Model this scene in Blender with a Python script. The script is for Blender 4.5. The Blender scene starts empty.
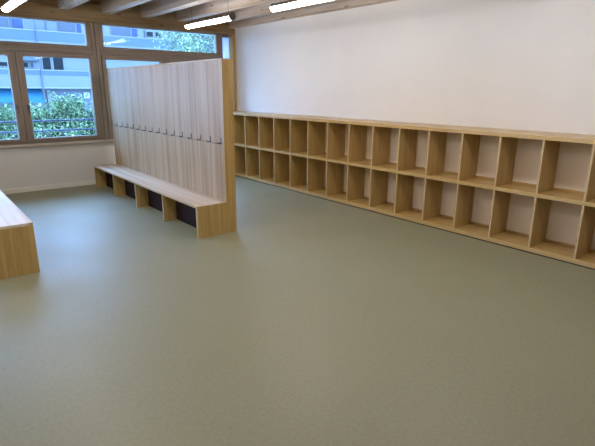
import bpy, bmesh, math, random
from mathutils import Vector, Matrix
random.seed(7)
C = bpy.context.scene.collection
S = bpy.context.scene

# ---------------------------------------------------------------- camera
cam_d = bpy.data.cameras.new('camera')
cam = bpy.data.objects.new('camera', cam_d); C.objects.link(cam)
fw = Vector((0.60900246, 0.7453211, -0.27131618))
rt = Vector((0.77545255, -0.63137567, 0.00617322))
up = Vector((0.1667014, 0.21415232, 0.96247048))
cam.matrix_world = Matrix(((rt.x, up.x, -fw.x, 0), (rt.y, up.y, -fw.y, 0), (rt.z, up.z, -fw.z, 1.6), (0, 0, 0, 1)))
cam_d.sensor_fit = 'HORIZONTAL'; cam_d.sensor_width = 36
cam_d.lens = 36 * 472.26 / 595
cam_d.clip_start = 0.05; cam_d.clip_end = 300
S.camera = cam

# ---------------------------------------------------------------- sky, exposure
SKY = (0.28, 0.50, 1.0); SKY_STRENGTH = 18.0
LAMP = (1.0, 0.93, 0.87); LAMP_STRENGTH = 44.0
w = bpy.data.worlds.new('sky'); S.world = w; w.use_nodes = True
bg = w.node_tree.nodes['Background']
bg.inputs[0].default_value = (*SKY, 1); bg.inputs[1].default_value = SKY_STRENGTH
vs = S.view_settings
vs.view_transform = 'Standard'; vs.look = 'None'; vs.gamma = 1; vs.use_curve_mapping = False
vs.exposure = 0.0

# ---------------------------------------------------------------- materials
def new_mat(name):
    m = bpy.data.materials.new(name); m.use_nodes = True
    return m, m.node_tree, m.node_tree.nodes['Principled BSDF']

def plain(name, col, rough=0.6, metal=0.0, bump=0.0, vary=0.0, scale=8.0, spec=0.5):
    m, t, b = new_mat(name)
    b.inputs['Roughness'].default_value = rough; b.inputs['Metallic'].default_value = metal
    b.inputs['Specular IOR Level'].default_value = spec
    tc = t.nodes.new('ShaderNodeTexCoord'); n = t.nodes.new('ShaderNodeTexNoise')
    n.inputs['Scale'].default_value = scale; n.inputs['Detail'].default_value = 5
    t.links.new(tc.outputs['Object'], n.inputs['Vector'])
    r = t.nodes.new('ShaderNodeValToRGB')
    r.color_ramp.elements[0].position = 0.3; r.color_ramp.elements[1].position = 0.7
    r.color_ramp.elements[0].color = (*[c * (1 - vary) for c in col], 1)
    r.color_ramp.elements[1].color = (*[min(1, c * (1 + vary)) for c in col], 1)
    t.links.new(n.outputs['Fac'], r.inputs['Fac']); t.links.new(r.outputs['Color'], b.inputs['Base Color'])
    if bump:
        bp = t.nodes.new('ShaderNodeBump'); bp.inputs['Strength'].default_value = bump; bp.inputs['Distance'].default_value = 0.01
        t.links.new(n.outputs['Fac'], bp.inputs['Height']); t.links.new(bp.outputs['Normal'], b.inputs['Normal'])
    return m

def wood(name, light, dark, axis, board=0.0, grain=1.0, rough=0.45, knots=False):
    """grain runs along axis (0,1,2); board>0 adds a tint that changes from stave to stave (metres)"""
    m, t, b = new_mat(name)
    b.inputs['Roughness'].default_value = rough
    tc = t.nodes.new('ShaderNodeTexCoord')
    mp = t.nodes.new('ShaderNodeMapping')
    sc = [38.0 * grain] * 3; sc[axis] = 1.6 * grain
    mp.inputs['Scale'].default_value = sc
    t.links.new(tc.outputs['Object'], mp.inputs['Vector'])
    n = t.nodes.new('ShaderNodeTexNoise'); n.inputs['Scale'].default_value = 1.0
    n.inputs['Detail'].default_value = 6; n.inputs['Distortion'].default_value = 0.4
    t.links.new(mp.outputs['Vector'], n.inputs['Vector'])
    r = t.nodes.new('ShaderNodeValToRGB')
    r.color_ramp.elements[0].position = 0.3; r.color_ramp.elements[1].position = 0.72
    r.color_ramp.elements[0].color = (*dark, 1); r.color_ramp.elements[1].color = (*light, 1)
    t.links.new(n.outputs['Fac'], r.inputs['Fac'])
    out = r.outputs['Color']
    if board:
        mp2 = t.nodes.new('ShaderNodeMapping')
        s2 = [1.0 / board] * 3; s2[axis] = 0.35
        mp2.inputs['Scale'].default_value = s2
        t.links.new(tc.outputs['Object'], mp2.inputs['Vector'])
        n2 = t.nodes.new('ShaderNodeTexNoise'); n2.inputs['Scale'].default_value = 1.0; n2.inputs['Detail'].default_value = 3
        t.links.new(mp2.outputs['Vector'], n2.inputs['Vector'])
        r2 = t.nodes.new('ShaderNodeValToRGB')
        r2.color_ramp.elements[0].position = 0.40; r2.color_ramp.elements[1].position = 0.58
        r2.color_ramp.elements[0].color = (0.78, 0.68, 0.56, 1); r2.color_ramp.elements[1].color = (1.0, 1.0, 1.0, 1)
        t.links.new(n2.outputs['Fac'], r2.inputs['Fac'])
        mx = t.nodes.new('ShaderNodeMix'); mx.data_type = 'RGBA'; mx.blend_type = 'MULTIPLY'; mx.inputs[0].default_value = 1.0
        t.links.new(out, mx.inputs[6]); t.links.new(r2.outputs['Color'], mx.inputs[7]); out = mx.outputs[2]
    if knots:
        mp3 = t.nodes.new('ShaderNodeMapping'); s3 = [9.0] * 3; s3[axis] = 2.2
        mp3.inputs['Scale'].default_value = s3
        t.links.new(tc.outputs['Object'], mp3.inputs['Vector'])
        v = t.nodes.new('ShaderNodeTexVoronoi'); v.inputs['Scale'].default_value = 1.0
        t.links.new(mp3.outputs['Vector'], v.inputs['Vector'])
        r3 = t.nodes.new('ShaderNodeValToRGB')
        r3.color_ramp.elements[0].position = 0.05; r3.color_ramp.elements[1].position = 0.14
        r3.color_ramp.elements[0].color = (0.35, 0.26, 0.2, 1); r3.color_ramp.elements[1].color = (1, 1, 1, 1)
        t.links.new(v.outputs['Distance'], r3.inputs['Fac'])
        mx = t.nodes.new('ShaderNodeMix'); mx.data_type = 'RGBA'; mx.blend_type = 'MULTIPLY'; mx.inputs[0].default_value = 1.0
        t.links.new(out, mx.inputs[6]); t.links.new(r3.outputs['Color'], mx.inputs[7]); out = mx.outputs[2]
    t.links.new(out, b.inputs['Base Color'])
    bp = t.nodes.new('ShaderNodeBump'); bp.inputs['Strength'].default_value = 0.12; bp.inputs['Distance'].default_value = 0.002
    t.links.new(n.outputs['Fac'], bp.inputs['Height']); t.links.new(bp.outputs['Normal'], b.inputs['Normal'])
    return m

ASH_L, ASH_D = (0.66, 0.50, 0.33), (0.50, 0.36, 0.22)
OAK_L, OAK_D = (0.57, 0.385, 0.145), (0.41, 0.265, 0.09)
ash_z = wood('ash_panel_upright', (0.555, 0.42, 0.262), (0.45, 0.327, 0.195), 2, board=0.09, grain=0.55)
ash_y = wood('ash_bench_top', (0.82, 0.72, 0.60), (0.71, 0.60, 0.48), 1, board=0.08, rough=0.45)
oak_y = wood('oak_board_long', OAK_L, OAK_D, 1, rough=0.27)
oak_z = wood('oak_board_upright', OAK_L, OAK_D, 2, rough=0.32)
oak_x = wood('oak_board_cross', OAK_L, OAK_D, 0)
edge_lit = wood('lit_front_edge', (0.66, 0.49, 0.27), (0.55, 0.395, 0.205), 1, rough=0.33)  # paler tone paints the light falling on bench and divider fronts
board_edge_lit = wood('oak_board_edge_lit', (0.63, 0.45, 0.215), (0.52, 0.355, 0.155), 1, rough=0.27)  # oak lightened to paint the daylight sheen on shelf board fronts
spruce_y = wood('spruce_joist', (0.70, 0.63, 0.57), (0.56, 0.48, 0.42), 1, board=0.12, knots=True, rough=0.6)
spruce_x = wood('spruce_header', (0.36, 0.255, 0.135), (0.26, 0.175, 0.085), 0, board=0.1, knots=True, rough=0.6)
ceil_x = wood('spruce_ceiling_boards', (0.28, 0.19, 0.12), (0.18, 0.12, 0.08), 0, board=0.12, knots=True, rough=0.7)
frame_x = wood('window_wood_cross', (0.32, 0.25, 0.20), (0.23, 0.175, 0.135), 0, rough=0.5)
frame_z = wood('window_wood_upright', (0.32, 0.25, 0.20), (0.23, 0.175, 0.135), 2, rough=0.5)
white = plain('white_wall_paint', (0.78, 0.76, 0.74), 0.8, bump=0.03, vary=0.015, scale=3)
white_lam = plain('white_back_panel', (0.88, 0.77, 0.64), 0.6, vary=0.01)
skirt = plain('white_skirting', (0.86, 0.84, 0.78), 0.5)
bench_back = plain('dark_brown_back_board', (0.045, 0.028, 0.026), 0.8, spec=0.1)
steel = plain('brushed_steel', (0.12, 0.10, 0.09), 0.45, 0.5)
dark_metal = plain('dark_grey_metal', (0.10, 0.10, 0.11), 0.4, 0.6)
cap_grey = plain('grey_end_cap', (0.16, 0.15, 0.14), 0.5, 0.3)
gap_shade = plain('painted_recess_shade', (0.05, 0.045, 0.04), 0.8)  # near-black colour stands in for the shade under the bottom board
blind_grey = plain('grey_blind_slot', (0.16, 0.17, 0.18), 0.6)
rail_m = plain('blue_grey_railing_paint', (0.12, 0.17, 0.25), 0.5)
zinc = plain('zinc_flashing', (0.35, 0.38, 0.42), 0.5, 0.3)

# linoleum
lino, t, b = new_mat('green_grey_linoleum')
tc = t.nodes.new('ShaderNodeTexCoord')
n1 = t.nodes.new('ShaderNodeTexNoise'); n1.inputs['Scale'].default_value = 45; n1.inputs['Detail'].default_value = 8; n1.inputs['Roughness'].default_value = 0.75
n2 = t.nodes.new('ShaderNodeTexNoise'); n2.inputs['Scale'].default_value = 1.4; n2.inputs['Detail'].default_value = 4
r1 = t.nodes.new('ShaderNodeValToRGB'); r1.color_ramp.elements[0].position = 0.3; r1.color_ramp.elements[1].position = 0.7
r1.color_ramp.elements[0].color = (0.228, 0.220, 0.134, 1); r1.color_ramp.elements[1].color = (0.300, 0.292, 0.184, 1)
r2 = t.nodes.new('ShaderNodeMapRange'); r2.inputs[1].default_value = 0.3; r2.inputs[2].default_value = 0.7; r2.inputs[3].default_value = 0.40; r2.inputs[4].default_value = 0.50
t.links.new(tc.outputs['Object'], n1.inputs['Vector']); t.links.new(tc.outputs['Object'], n2.inputs['Vector'])
t.links.new(n1.outputs['Fac'], r1.inputs['Fac']); t.links.new(r1.outputs['Color'], b.inputs['Base Color'])
t.links.new(n2.outputs['Fac'], r2.inputs[0]); t.links.new(r2.outputs[0], b.inputs['Roughness'])
b.inputs['Specular IOR Level'].default_value = 0.5
bp = t.nodes.new('ShaderNodeBump'); bp.inputs['Strength'].default_value = 0.06; bp.inputs['Distance'].default_value = 0.003
t.links.new(n1.outputs['Fac'], bp.inputs['Height']); t.links.new(bp.outputs['Normal'], b.inputs['Normal'])

# window glass: clear pane with a real fresnel reflection
def glass_mat(name, tint):
    m = bpy.data.materials.new(name); m.use_nodes = True; t = m.node_tree
    for nd in list(t.nodes): t.nodes.remove(nd)
    o = t.nodes.new('ShaderNodeOutputMaterial'); mix = t.nodes.new('ShaderNodeMixShader')
    tr = t.nodes.new('ShaderNodeBsdfTransparent'); gl = t.nodes.new('ShaderNodeBsdfGlossy'); fr = t.nodes.new('ShaderNodeFresnel')
    tr.inputs[0].default_value = (*tint, 1); gl.inputs['Roughness'].default_value = 0.0; fr.inputs[0].default_value = 1.2
    t.links.new(fr.outputs[0], mix.inputs[0]); t.links.new(tr.outputs[0], mix.inputs[1]); t.links.new(gl.outputs[0], mix.inputs[2])
    t.links.new(mix.outputs[0], o.inputs[0])
    return m
pane_m = glass_mat('window_pane_glass', (0.93, 0.98, 0.97))

# lamp diffuser
lampm, t, b = new_mat('lit_white_diffuser')
b.inputs['Base Color'].default_value = (0.9, 0.9, 0.9, 1); b.inputs['Roughness'].default_value = 0.3
b.inputs['Emission Color'].default_value = (*LAMP, 1); b.inputs['Emission Strength'].default_value = LAMP_STRENGTH

# outdoor materials
fac_white = plain('pale_render', (0.125, 0.135, 0.125), 0.8, vary=0.03, scale=0.6)
fac_blue_grey = plain('blue_grey_render', (0.05, 0.06, 0.075), 0.8, vary=0.05, scale=0.5)  # blue-grey tone for panes, mullions and downpipe
fac_parapet = plain('pale_balcony_panel', (0.085, 0.095, 0.095), 0.7, vary=0.05, scale=0.7)
fac_band = plain('blue_balcony_band', (0.035, 0.055, 0.078), 0.7, vary=0.08, scale=0.5)
fac_glass = plain('dark_window_glass', (0.004, 0.006, 0.008), 0.5, spec=0.15)
curtain = plain('blue_curtain', (0.02, 0.035, 0.08), 0.8, vary=0.25, scale=3)
awning_m = plain('bright_blue_awning', (0.003, 0.065, 0.12), 0.8)
shop_m = plain('grey_blue_shopfront', (0.05, 0.06, 0.08), 0.6, vary=0.1, scale=1)
bounce_paving = plain('paving_for_bounce', (0.45, 0.45, 0.45), 0.9, vary=0.1)  # paving brightened so it bounces daylight up to the ceiling beams
bark = plain('brown_bark', (0.12, 0.09, 0.06), 0.9, bump=0.5, vary=0.3, scale=20)
def leaf_mat(name, a, c):
    m, t, b = new_mat(name); b.inputs['Roughness'].default_value = 0.55
    g = t.nodes.new('ShaderNodeNewGeometry'); r = t.nodes.new('ShaderNodeValToRGB')
    r.color_ramp.elements[0].color = (*a, 1); r.color_ramp.elements[1].color = (*c, 1)
    t.links.new(g.outputs['Random Per Island'], r.inputs['Fac']); t.links.new(r.outputs['Color'], b.inputs['Base Color'])
    b.inputs['Specular IOR Level'].default_value = 0.1
    return m
leaf_hedge = leaf_mat('hedge_leaves', (0.06, 0.11, 0.055), (0.22, 0.31, 0.16))
leaf_tree = leaf_mat('tree_leaves', (0.06, 0.10, 0.06), (0.26, 0.32, 0.20))

# ---------------------------------------------------------------- mesh helpers
class MB:
    """collects boxes, rods and leaf quads in world coordinates"""
    def __init__(s): s.v = []; s.f = []
    def box(s, x0, x1, y0, y1, z0, z1):
        n = len(s.v)
        s.v += [(x, y, z) for z in (z0, z1) for y in (y0, y1) for x in (x0, x1)]
        s.f += [tuple(n + i for i in q) for q in ((0, 2, 3, 1), (4, 5, 7, 6), (0, 1, 5, 4), (2, 6, 7, 3), (0, 4, 6, 2), (1, 3, 7, 5))]
        return s
    def rod(s, a, b, r, r2=None, seg=12):
        a, b = Vector(a), Vector(b); d = (b - a).normalized(); r2 = r if r2 is None else r2
        u = d.orthogonal().normalized(); w_ = d.cross(u); n = len(s.v)
        for p, rr in ((a, r), (b, r2)):
            for k in range(seg):
                q = 2 * math.pi * k / seg
                s.v.append(tuple(p + (u * math.cos(q) + w_ * math.sin(q)) * rr))
        for k in range(seg):
            k2 = (k + 1) % seg; s.f.append((n + k, n + k2, n + seg + k2, n + seg + k))
        s.f.append(tuple(n + k for k in reversed(range(seg)))); s.f.append(tuple(n + seg + k for k in range(seg)))
        return s
    def lathe(s, a, d, prof, seg=20):
        """prof = [(distance along d, radius)...]"""
        a, d = Vector(a), Vector(d).normalized(); u = d.orthogonal().normalized(); w_ = d.cross(u); n = len(s.v)
        for (l, rr) in prof:
            for k in range(seg):
                q = 2 * math.pi * k / seg
                s.v.append(tuple(a + d * l + (u * math.cos(q) + w_ * math.sin(q)) * max(rr, 1e-4)))
        for i in range(len(prof) - 1):
            for k in range(seg):
                k2 = (k + 1) % seg; o = n + i * seg
                s.f.append((o + k, o + k2, o + seg + k2, o + seg + k))
        s.f.append(tuple(n + k for k in reversed(range(seg)))); s.f.append(tuple(n + (len(prof) - 1) * seg + k for k in range(seg)))
        return s
    def leaf(s, c, size):
        a = Vector((random.gauss(0, 1), random.gauss(0, 1), random.gauss(0, 1))).normalized()
        u = a.orthogonal().normalized(); u.rotate(Matrix.Rotation(random.random() * 6.28, 3, a)); w_ = a.cross(u); n = len(s.v)
        c = Vector(c)
        for p in (-u * size, w_ * size * .45 + a * size * .12, u * size, -w_ * size * .45 + a * size * .12): s.v.append(tuple(c + p))
        s.f += [(n, n + 1, n + 2), (n, n + 2, n + 3)]
        return s

OFF = {}
def build(name, mb, mat, parent=None, bevel=0.0, smooth=False, edge=None):
    off = OFF.get(parent.name, Vector((0, 0, 0))) if parent else Vector((0, 0, 0))
    me = bpy.data.meshes.new(name)
    me.from_pydata([(x - off.x, y - off.y, z - off.z) for x, y, z in mb.v], [], mb.f)
    if bevel:
        bm = bmesh.new(); bm.from_mesh(me)
        bmesh.ops.bevel(bm, geom=list(bm.edges), offset=bevel, segments=2, affect='EDGES', profile=0.6, clamp_overlap=True)
        bm.to_mesh(me); bm.free()
    me.validate(); me.update()
    if smooth:
        for p in me.polygons: p.use_smooth = True
    me.materials.append(mat)
    if edge:      # front faces take a paler tone, light painted into the colour
        me.materials.append(edge)
        for p in me.polygons:
            if p.normal.x < -0.7: p.material_index = 1
    o = bpy.data.objects.new(name, me); C.objects.link(o)
    if parent: o.parent = parent
    OFF[o.name] = off
    return o
def tag(o, label, cat, group=None, kind=None):
    o['label'] = label; o['category'] = cat
    if group: o['group'] = group
    if kind: o['kind'] = kind
    return o
def thing(name, label, cat, loc, group=None):
    o = bpy.data.objects.new(name, None); C.objects.link(o); o.empty_display_size = 0.2
    o.location = loc; OFF[o.name] = Vector(loc)
    return tag(o, label, cat, group)
def struct(name, mb, mat, parent=None, bevel=0.0):
    o = build(name, mb, mat, parent, bevel)
    if not parent: o['kind'] = 'structure'
    return o

# ---------------------------------------------------------------- room
XL_, XR = -4.6, 5.264            # left and right walls
YB, YW = -3.2, 8.498             # wall behind the camera, window wall
ZC = 2.99
Z0G, Z1G, ZT0, ZT1 = 0.8393, 2.0676, 2.2676, 2.5978    # casement and transom glass heights
G0, PITCH = 0.380, 2.382          # left glass edge of unit 1, unit spacing
UNITS = [G0 + PITCH * k for k in (-2, -1, 0, 1)]

struct('floor', MB().box(XL_ - .2, XR + .2, YB - .2, YW + .3, -.12, 0), lino)
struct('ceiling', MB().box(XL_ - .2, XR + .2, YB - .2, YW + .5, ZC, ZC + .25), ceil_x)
struct('wall_right', MB().box(XR, XR + .2, YB, YW + .3, 0, ZC), white)
struct('wall_left', MB().box(XL_ - .2, XL_, YB, YW + .3, 0, ZC), white)
struct('wall_front', MB().box(XL_ - .2, XR + .2, YB - .2, YB, 0, ZC), white)
wb = MB()
wb.box(XL_, XR, YW, YW + .3, 0, .716)                       # below the sill
wb.box(5.18, XR, YW, YW + .3, .716, 2.63)                   # behind the corner post
wb.box(XL_, UNITS[0] - .134, YW, YW + .3, .716, 2.63)
wb.box(XL_, XR, YW + .03, YW + .3, 2.66, ZC)                # above the windows, behind the header
for g in UNITS[1:]:
    wb.box(g - .134 - .05, g - .134 + .05, YW + .09, YW + .3, .716, 2.66)   # piers behind the joints of the frames
struct('wall_back', wb, white)
struct('baseboard_back', MB().box(XL_, XR - .52, YW - .022, YW, 0, .072), skirt, bevel=.003)
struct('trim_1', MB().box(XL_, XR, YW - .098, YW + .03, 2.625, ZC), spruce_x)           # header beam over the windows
struct('trim_2', MB().box(5.193, XR, 8.392, YW, 0, 2.625), oak_z, bevel=.002)             # corner post
struct('trim_3', MB().box(5.13, XR, YB, YW - .098, 2.735, ZC), spruce_y)                # wall plate
k = 4
x = 4.70
while x > XL_ + .1:
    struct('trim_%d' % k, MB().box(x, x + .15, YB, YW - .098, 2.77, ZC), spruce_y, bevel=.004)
    x -= .648; k += 1
fro, t, b = new_mat('frosted_white_glass')
tl = t.nodes.new('ShaderNodeBsdfTranslucent'); tl.inputs[0].default_value = (0.55, 0.55, 0.58, 1)
t.links.new(tl.outputs[0], t.nodes['Material Output'].inputs[0])
o = bpy.data.objects.new('window_5', None); C.objects.link(o); o['kind'] = 'structure'; o.location = (5.09, YW, .76); OFF[o.name] = Vector(o.location)
build('frosted_pane', MB().box(5.004, 5.182, YW + .01, YW + .016, .76, 2.575), fro, o)
build('frame', MB().box(5.004, 5.182, YW - .01, YW + .03, 2.575, 2.625), blind_grey, o)

# ---------------------------------------------------------------- windows
def window(idx, g0):
    g1 = g0 + 2.115; o0, o1 = g0 - .130, g1 + .130; yf, yb = YW - .045, YW + .055
    root = bpy.data.objects.new('window_%d' % idx, None); C.objects.link(root)
    root.location = (g0, YW, .76); OFF[root.name] = Vector(root.location); root['kind'] = 'structure'
    # fixed outer frame
    m = MB().box(o0, o0 + .062, yf, yb, .76, 2.63).box(o1 - .062, o1, yf, yb, .76, 2.63)
    build('window_frame_upright', m, frame_z, root, bevel=.003)
    m = MB().box(o0 + .062, o1 - .062, yf, yb, .76, .79).box(o0 + .062, o1 - .062, yf, yb, 2.135, 2.205).box(o0 + .062, o1 - .062, yf, yb, 2.612, 2.63)
    build('window_frame_cross', m, frame_x, root, bevel=.003)
    # transom beads and pane
    m = MB().box(o0 + .062, g0, yf + .008, yb - .01, 2.208, 2.61).box(g1, o1 - .062, yf + .008, yb - .01, 2.208, 2.61)
    m.box(g0, g1, yf + .008, yb - .01, 2.208, ZT0)
    build('transom_frame', m, frame_z, root, bevel=.003)
    build('transom_edge', MB().box(g0, g1, yf + .012, yb - .01, ZT1, 2.612), zinc, root)
    build('pane', MB().box(g0 - .01, g1 + .01, YW + .001, YW + .009, ZT0 - .01, ZT1 + .005), pane_m, root)
    c = (g0 + g1) / 2
    for sgn, (a, b_) in ((-1, (g0, g0 + .955)), (1, (g1 - .955, g1))):
        s0 = o0 + .066 if sgn < 0 else c + .003
        s1 = c - .003 if sgn < 0 else o1 - .066
        m = MB().box(s0, a, yf - .018, yb - .02, .794, 2.13).box(b_, s1, yf - .018, yb - .02, .794, 2.13)
        sash = build('sash', m, frame_z, root, bevel=.005)
        m = MB().box(a, b_, yf - .018, yb - .02, .794, Z0G).box(a, b_, yf - .018, yb - .02, Z1G, 2.13)
        build('sash_rail', m, frame_x, sash, bevel=.003)
        build('pane', MB().box(a - .01, b_ + .01, YW + .001, YW + .009, Z0G - .01, Z1G + .01), pane_m, sash)
        hx_ = b_ + .026 if sgn < 0 else a - .026
        m = MB().box(hx_ - .014, hx_ + .014, yf - .028, yf - .018, 1.285, 1.355)
        m.rod((hx_, yf - .028, 1.335), (hx_, yf - .060, 1.335), .009).box(hx_ - .009, hx_ + .009, yf - .068, yf - .054, 1.225, 1.345)
        build('window_handle', m, dark_metal, sash)
    # sill board
    build('window_sill', MB().box(o0 - .001, o1 + .001, YW - .075, YW + .1, .718, .758), sill_m, root, bevel=.004)
    return root
sill_m = wood('window_sill_wood', (0.62, 0.55, 0.47), (0.52, 0.45, 0.37), 0, rough=0.35)
for i, g in enumerate(reversed(UNITS)):
    window(i + 1, g)
    e0, e1 = g - .075, g + 2.19
    lab = 'pair of blue-grey horizontal railing bars outside the left double casement window'
    if i == 1:
        r = thing('window_railing', lab, 'railing', (e0, 8.66, .80))
        for z in (1.09, .93): build('rail_bar', MB().rod((e0, 8.66, z), (e1, 8.66, z), .016), rail_m, r, smooth=True)
        for xx in (e0, e1): build('railing_post', MB().box(xx - .012, xx + .012, 8.645, 8.675, .80, 1.13), rail_m, r)

# ---------------------------------------------------------------- coat partition with bench
XB, XP, XPE, YN, YF_, ZB, ZP = 2.320, 2.691, 2.817, 4.591, 8.222, .3617, 1.916
def bench_parts(root, x0, x1, y0, y1, zt, n, back, th=.024):
    """bench with its open front at x0 facing -x; panels n+1"""
    build('bench_top', MB().box(x0, x1, y0, y1, zt - .024, zt), ash_y, root, bevel=.0015, edge=edge_lit)
    for i in range(n + 1):
        yy = y0 + (y1 - th - y0) * i / n
        build('bench_panel', MB().box(x0 + .002, x1, yy, yy + th, 0, zt - .0245), oak_z, root, bevel=.001, edge=edge_lit)
p = thing('coat_rack_bench', 'long ash coat partition with hooks and low open bench in mid-floor', 'coat rack bench', (2.6, 6.4, 0))
bench_parts(p, XB, XP - .0005, YN, YF_, ZB, 4, True)
build('partition_core', MB().box(XP + .018, XPE - .001, YN + .001, YF_ - .001, 0, ZP - .02), oak_z, p)
HZ = 1.012
build('upper_panel', MB().box(XP, XP + .018, YN + .001, YF_ - .001, HZ + .0015, ZP - .02), ash_z, p)
build('lower_panel', MB().box(XP, XP + .018, YN + .001, YF_ - .001, 0, HZ - .0025), ash_z, p)
build('top_board', MB().box(XP - .001, XPE, YN, YF_, ZP - .0195, ZP), oak_y, p, bevel=.001)
build('end_panel', MB().box(XP - .001, XPE, YN - .018, YN, 0, ZP), oak_z, p, bevel=.001)
build('bench_end_panel', MB().box(XB, XP - .003, YN - .018, YN, 0, ZB), oak_z, p, bevel=.001)
hm = MB().box(XP - .004, XP, -.009, .009, 0, .062)
hm.box(XP - .046, XP - .003, -.008, .008, .002, .009).box(XP - .046, XP - .041, -.008, .008, .009, .020)
for i in range(16):
    yy = 4.647 + .2378 * i
    q = MB(); q.v = [(a, b_ + yy, c_ + HZ + .006) for a, b_, c_ in hm.v]; q.f = hm.f
    build('coat_hook', q, steel, p)

build('bench_back_board', MB().box(2.492, 2.504, YN + .025, YF_ - .03, 0, ZB - .0245), bench_back, p)

# ---------------------------------------------------------------- left bench
l = thing('wooden_bench', 'taller wooden box bench cut off by the left edge, pale top', 'bench', (.54, 6.3, 0))
LX0, LX1, LY0, LY1, LZ = .355, .725, 4.569, 8.20, .464
build('bench_top', MB().box(LX0, LX1, LY0, LY1, LZ - .024, LZ), ash_y, l, bevel=.0015, edge=edge_lit)
build('bench_end_panel', MB().box(LX0, LX1, LY0 + .001, LY0 + .025, 0, LZ - .0245), oak_z, l, bevel=.001)
for i in range(1, 5):
    yy = LY0 + (LY1 - .024 - LY0) * i / 4
    build('bench_panel', MB().box(LX0, LX1 - .022, yy, yy + .024, 0, LZ - .0245), oak_z, l, edge=edge_lit)
build('bench_front', MB().box(LX1 - .02, LX1 - .001, LY0 + .026, LY1, 0, LZ - .0245), oak_y, l)

# ---------------------------------------------------------------- cubby shelf along the right wall
XS = 4.748; XK = 5.125; SY0, SY1 = -1.48, 8.385
cs = thing('cubby_shelf', 'two-tier open oak cubby shelf running along the white right wall', 'shelf', (5.0, 3.45, 0))
build('top_board', MB().box(XS, XR - .004, SY0, SY1, 1.148, 1.1886), oak_y, cs, bevel=.002, edge=board_edge_lit)
build('middle_board', MB().box(XS, XK - .0115, SY0, SY1, .584, .622), oak_y, cs, bevel=.002, edge=board_edge_lit)
build('bottom_board', MB().box(XS, XK, SY0, SY1, .014, .061), oak_y, cs, bevel=.002, edge=board_edge_lit)
build('plinth', MB().box(XS + .012, XK - .01, SY0 + .01, SY1 - .01, 0, .0138), gap_shade, cs)
build('back_panel', MB().box(XK - .011, XK, SY0 + .002, SY1 - .002, .0615, 1.1475), white_lam, cs)
ys = [7.3321 + .4391 * i for i in range(2, -21, -1)]
for z0, z1 in ((.0612, .5838), (.6222, 1.1478)):
    build('back_batten', MB().box(XK - .024, XK - .0115, SY0 + .02, SY1 - .02, z0, z0 + .022), oak_y, cs)
    for yy in ys:
        if yy < SY0: continue
        build('divider', MB().box(XS + .001, XK - .0245, yy - .0095, yy + .0095, z0, z1), oak_z, cs, bevel=.0008, edge=edge_lit)

# ---------------------------------------------------------------- tube lamps
def half_tube(x, y0, y1, z, R_, a0, a1, r_in=0.0, seg=20):
    """solid length of a half-round profile between angles a0 and a1 (degrees, 0 = +x, 90 = up)"""
    m = MB(); prof = [(x + R_ * math.cos(math.radians(a0 + (a1 - a0) * k / seg)), z + R_ * math.sin(math.radians(a0 + (a1 - a0) * k / seg))) for k in range(seg + 1)]
    n_ = len(prof)
    for yy in (y0, y1): m.v += [(px, yy, pz) for px, pz in prof]
    for k in range(n_): k2 = (k + 1) % n_; m.f.append((k, k2, n_ + k2, n_ + k))
    m.f.append(tuple(reversed(range(n_)))); m.f.append(tuple(n_ + k for k in range(n_)))
    return m
def tube_lamp(x, y0, label):
    L, R_ = 1.31, .046; z = 2.55
    t_ = thing('tube_lamp', label, 'ceiling lamp', (x, y0 + L / 2, z), 'tube lamps hung between the ceiling beams')
    build('diffuser', half_tube(x, y0 + .012, y0 + L - .004, z - .0012, R_, 180, 360), lampm, t_)
    build('housing', half_tube(x, y0 + .012, y0 + L - .004, z, R_ * .9, 0, 180), cap_grey, t_)
    build('end_cap', MB().lathe((x, y0 - .022, z), (0, 1, 0), [(0, R_ * .55), (.003, R_ * .95), (.010, R_ * 1.12), (.034, R_ * 1.12)], 24), cap_grey, t_)
    build('end_cap', MB().lathe((x, y0 + L - .004, z), (0, 1, 0), [(0, R_ * 1.02), (.008, R_ * .95), (.012, R_ * .6)], 24), steel, t_)
    for yy in (y0 + .10, y0 + L - .154):
        build('suspension_wire', MB().rod((x, yy, z + R_ * .88), (x, yy, ZC - .002), .0025, seg=6), dark_metal, t_)
    return t_
LAMPS = {(3.66, 5.90): 'glowing white tube lamp nearest the corner of window and right wall',
         (3.66, 3.66): 'glowing white tube lamp cut by the top edge above the white wall',
         (1.20, 5.90): 'glowing white tube lamp in the top left corner'}
for x_ in (3.66, 1.20, -1.26):
    for y_ in ((5.90, 3.66, 1.42, -.82) if x_ > 3 else (5.90, 3.66, 1.42) if x_ > 0 else (3.66, 1.42)):  # left row and rearmost lamp are unseen, added to lift cubbies and floor
        tube_lamp(x_, y_, LAMPS.get((x_, y_), 'unseen glowing white tube lamp hung outside the picture'))

# ---------------------------------------------------------------- outdoors
struct('ground', MB().box(-60, 90, 8.9, 90, -1.6, -1.3), bounce_paving)
bl = thing('apartment_building', 'pale blue-white apartment block across the street seen through the windows', 'building', (15, 43.6, -1.3))
YF = 43.6
build('wall', MB().box(-14, 60, YF, YF + 10, -1.3, 13.5), fac_white, bl)
def shell(z0, z1, band, name):
    build('balcony_slab', MB().box(-14, 60, YF - .85, YF + .01, z0 - .12, z0), fac_white, bl)
    build('balcony_parapet', MB().box(-14, 60, YF - .85, YF - .77, z0, z1 - .04), fac_parapet, bl)
    build('balcony_band', MB().box(-14, 60, YF - .88, YF - .85, band, z1 - .04), fac_band, bl)
    build('parapet_cap', MB().box(-14, 60, YF - .90, YF - .75, z1 - .04, z1 + .03), fac_white, bl)
shell(1.70, 2.98, 2.62, 'a'); shell(4.72, 5.87, 5.15, 'b'); shell(7.75, 8.9, 8.2, 'c')
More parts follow.
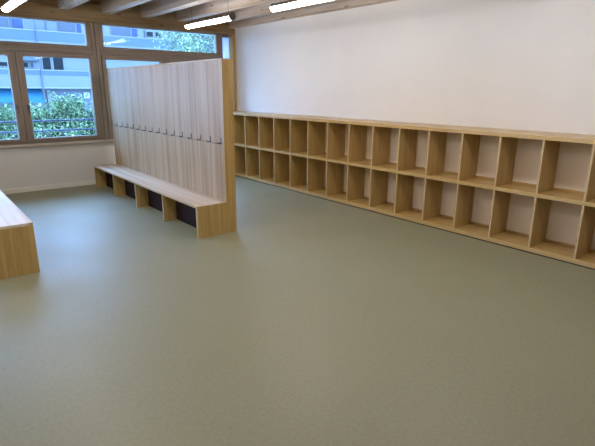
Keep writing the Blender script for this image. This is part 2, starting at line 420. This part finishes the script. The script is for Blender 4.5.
def win(x0, x1, z0, z1, mat, name='window'):
    f = build(name, MB().box(x0 - .06, x1 + .06, YF - .05, YF + .02, z0 - .06, z1 + .06), fac_white, bl)
    build('pane', MB().box(x0, x1, YF - .06, YF - .051, z0, z1), mat, f)
# lower storey
win(5.2, 7.4, 3.22, 3.50, fac_glass); win(7.85, 8.22, 3.18, 3.52, fac_glass); win(8.42, 8.60, 3.18, 3.52, curtain)
win(9.30, 9.86, 3.05, 4.05, fac_glass); win(10.08, 10.80, 3.05, 4.05, fac_glass); win(12.9, 13.8, 3.05, 4.05, curtain)
win(2.5, 4.4, 3.05, 4.05, fac_glass)
build('window_hood', MB().box(7.5, 9.0, YF - .60, YF, 3.66, 3.84), fac_band, bl)
build('downpipe', MB().rod((8.90, YF - .93, -1.2), (8.90, YF - .93, 7.0), .045), fac_blue_grey, bl)
# upper storey, curtained glazing
for a, b_, m_ in ((5.6, 7.30, fac_blue_grey), (7.52, 8.25, curtain), (8.50, 9.78, fac_parapet), (9.95, 10.7, fac_parapet), (10.85, 12.05, fac_blue_grey),
                  (12.15, 12.5, curtain), (13.6, 14.3, fac_parapet), (14.9, 16.6, fac_blue_grey), (16.7, 17.2, curtain)):
    win(a, b_, 5.95, 7.0, m_)
for a in (9.86, 10.77, 7.42, 17.85):
    build('mullion', MB().box(a - .04, a + .04, YF - .12, YF - .07, 5.9, 7.1), fac_blue_grey, bl)
win(18.05, 18.62, 6.12, 6.52, fac_glass); win(18.88, 19.42, 6.12, 6.52, fac_glass)
win(21, 22, 6.1, 7.0, fac_glass)
# ground storey
build('shopfront', MB().box(9.25, 30, YF - .12, YF + .01, -1.2, 1.45), shop_m, bl)
build('shop_frame', MB().box(9.28, 9.55, YF - .20, YF - .121, -1.2, 1.5), fac_white, bl)
aw = MB(); n = len(aw.v)
aw.v += [(3.4, YF - .05, 1.60), (8.92, YF - .05, 1.60), (8.92, YF - 1.0, .62), (3.4, YF - 1.0, .62), (3.4, YF - .05, 1.55), (8.92, YF - .05, 1.55), (8.92, YF - 1.0, .50), (3.4, YF - 1.0, .50)]
aw.f += [(0, 1, 2, 3), (4, 7, 6, 5), (0, 4, 5, 1), (3, 2, 6, 7), (0, 3, 7, 4), (1, 5, 6, 2)]
build('awning', aw, awning_m, bl)
sign_m = plain('white_sign_board', (0.24, 0.26, 0.24), 0.6)
sg = tag(build('shop_sign', MB().box(12.08, 12.56, YF - .22, YF - .13, .80, 1.28), sign_m), 'small white square sign on the shopfront beyond the shrubs', 'sign')
build('sign_symbol', MB().box(12.22, 12.30, YF - .235, YF - .22, .92, 1.06).box(12.34, 12.42, YF - .235, YF - .22, 1.04, 1.18), curtain, sg)

def shrub(ms, m, cx, cy, top, rx, n):
    for k_ in range(5):
        a = random.random() * 6.28
        ms.rod((cx + .1 * math.cos(a), cy + .1 * math.sin(a), -1.3), (cx + rx * .6 * math.cos(a), cy + .3 * math.sin(a), top - .35), .02, .006, seg=5)
    h = top + 1.3
    for k_ in range(n):
        a = random.random() * 6.28; q = random.random() ** .45; zz = random.random() ** .95
        wd = math.sin(min(1, .25 + zz * .75) * math.pi * .93) ** .5 if zz > .5 else 1
        x_, y_ = cx + rx * q * wd * math.cos(a), cy + rx * .8 * q * wd * math.sin(a)
        m.leaf((x_, y_, -1.3 + h * zz + random.gauss(0, .07)), random.uniform(.028, .058))
    for k_ in range(9):    # sprigs that stick out at the top
        a = random.random() * 6.28; sx, sy = cx + rx * .7 * math.cos(a), cy + rx * .5 * math.sin(a); hh = random.uniform(.05, .24)
        for j in range(16): m.leaf((sx + random.gauss(0, .04), sy + random.gauss(0, .04), top - .1 + hh * j / 12), .04)
hr = thing('hedge', 'leafy green hedge outside beyond the window railing', 'hedge', (2.7, 12.0, -1.3))
hs, hl = MB(), MB()
for i in range(10):
    top = [1.30, 1.32, 1.40, 1.12, 1.14, 1.32, 1.12, 1.14, 1.24, 1.24][i]
    shrub(hs, hl, -.6 + .72 * i, 12.0 + random.uniform(-.15, .15), top, .58, 8500)
build('stems', hs, bark, hr); build('foliage', hl, leaf_hedge, hr)

tr = thing('tree', 'light green leafy tree behind the upper right window pane', 'tree', (11.4, 20, -1.3))
m = MB().rod((11.4, 20, -1.3), (11.4, 20, 2.2), .16, .11, seg=10)
for k_ in range(14):
    a = random.random() * 6.28; e = random.uniform(.3, 1.1)
    m.rod((11.4, 20, random.uniform(.8, 2.2)), (11.4 + 2.3 * math.cos(a) * math.cos(e), 20 + 1.8 * math.sin(a) * math.cos(e), 2.4 + 2.2 * math.sin(e)), .05, .012, seg=6)
build('trunk', m, bark, tr)
m = MB()
for k_ in range(260):
    a = random.random() * 6.28; e = math.asin(random.uniform(-.95, 1)); q = random.uniform(.45, 1)
    c_ = Vector((11.4 + 2.9 * q * math.cos(a) * math.cos(e), 20 + 2.2 * q * math.sin(a) * math.cos(e), 3.3 + 2.6 * q * math.sin(e)))
    for j in range(75):
        m.leaf(c_ + Vector((random.gauss(0, .24), random.gauss(0, .24), random.gauss(0, .2))), random.uniform(.04, .09))
build('foliage', m, leaf_tree, tr)
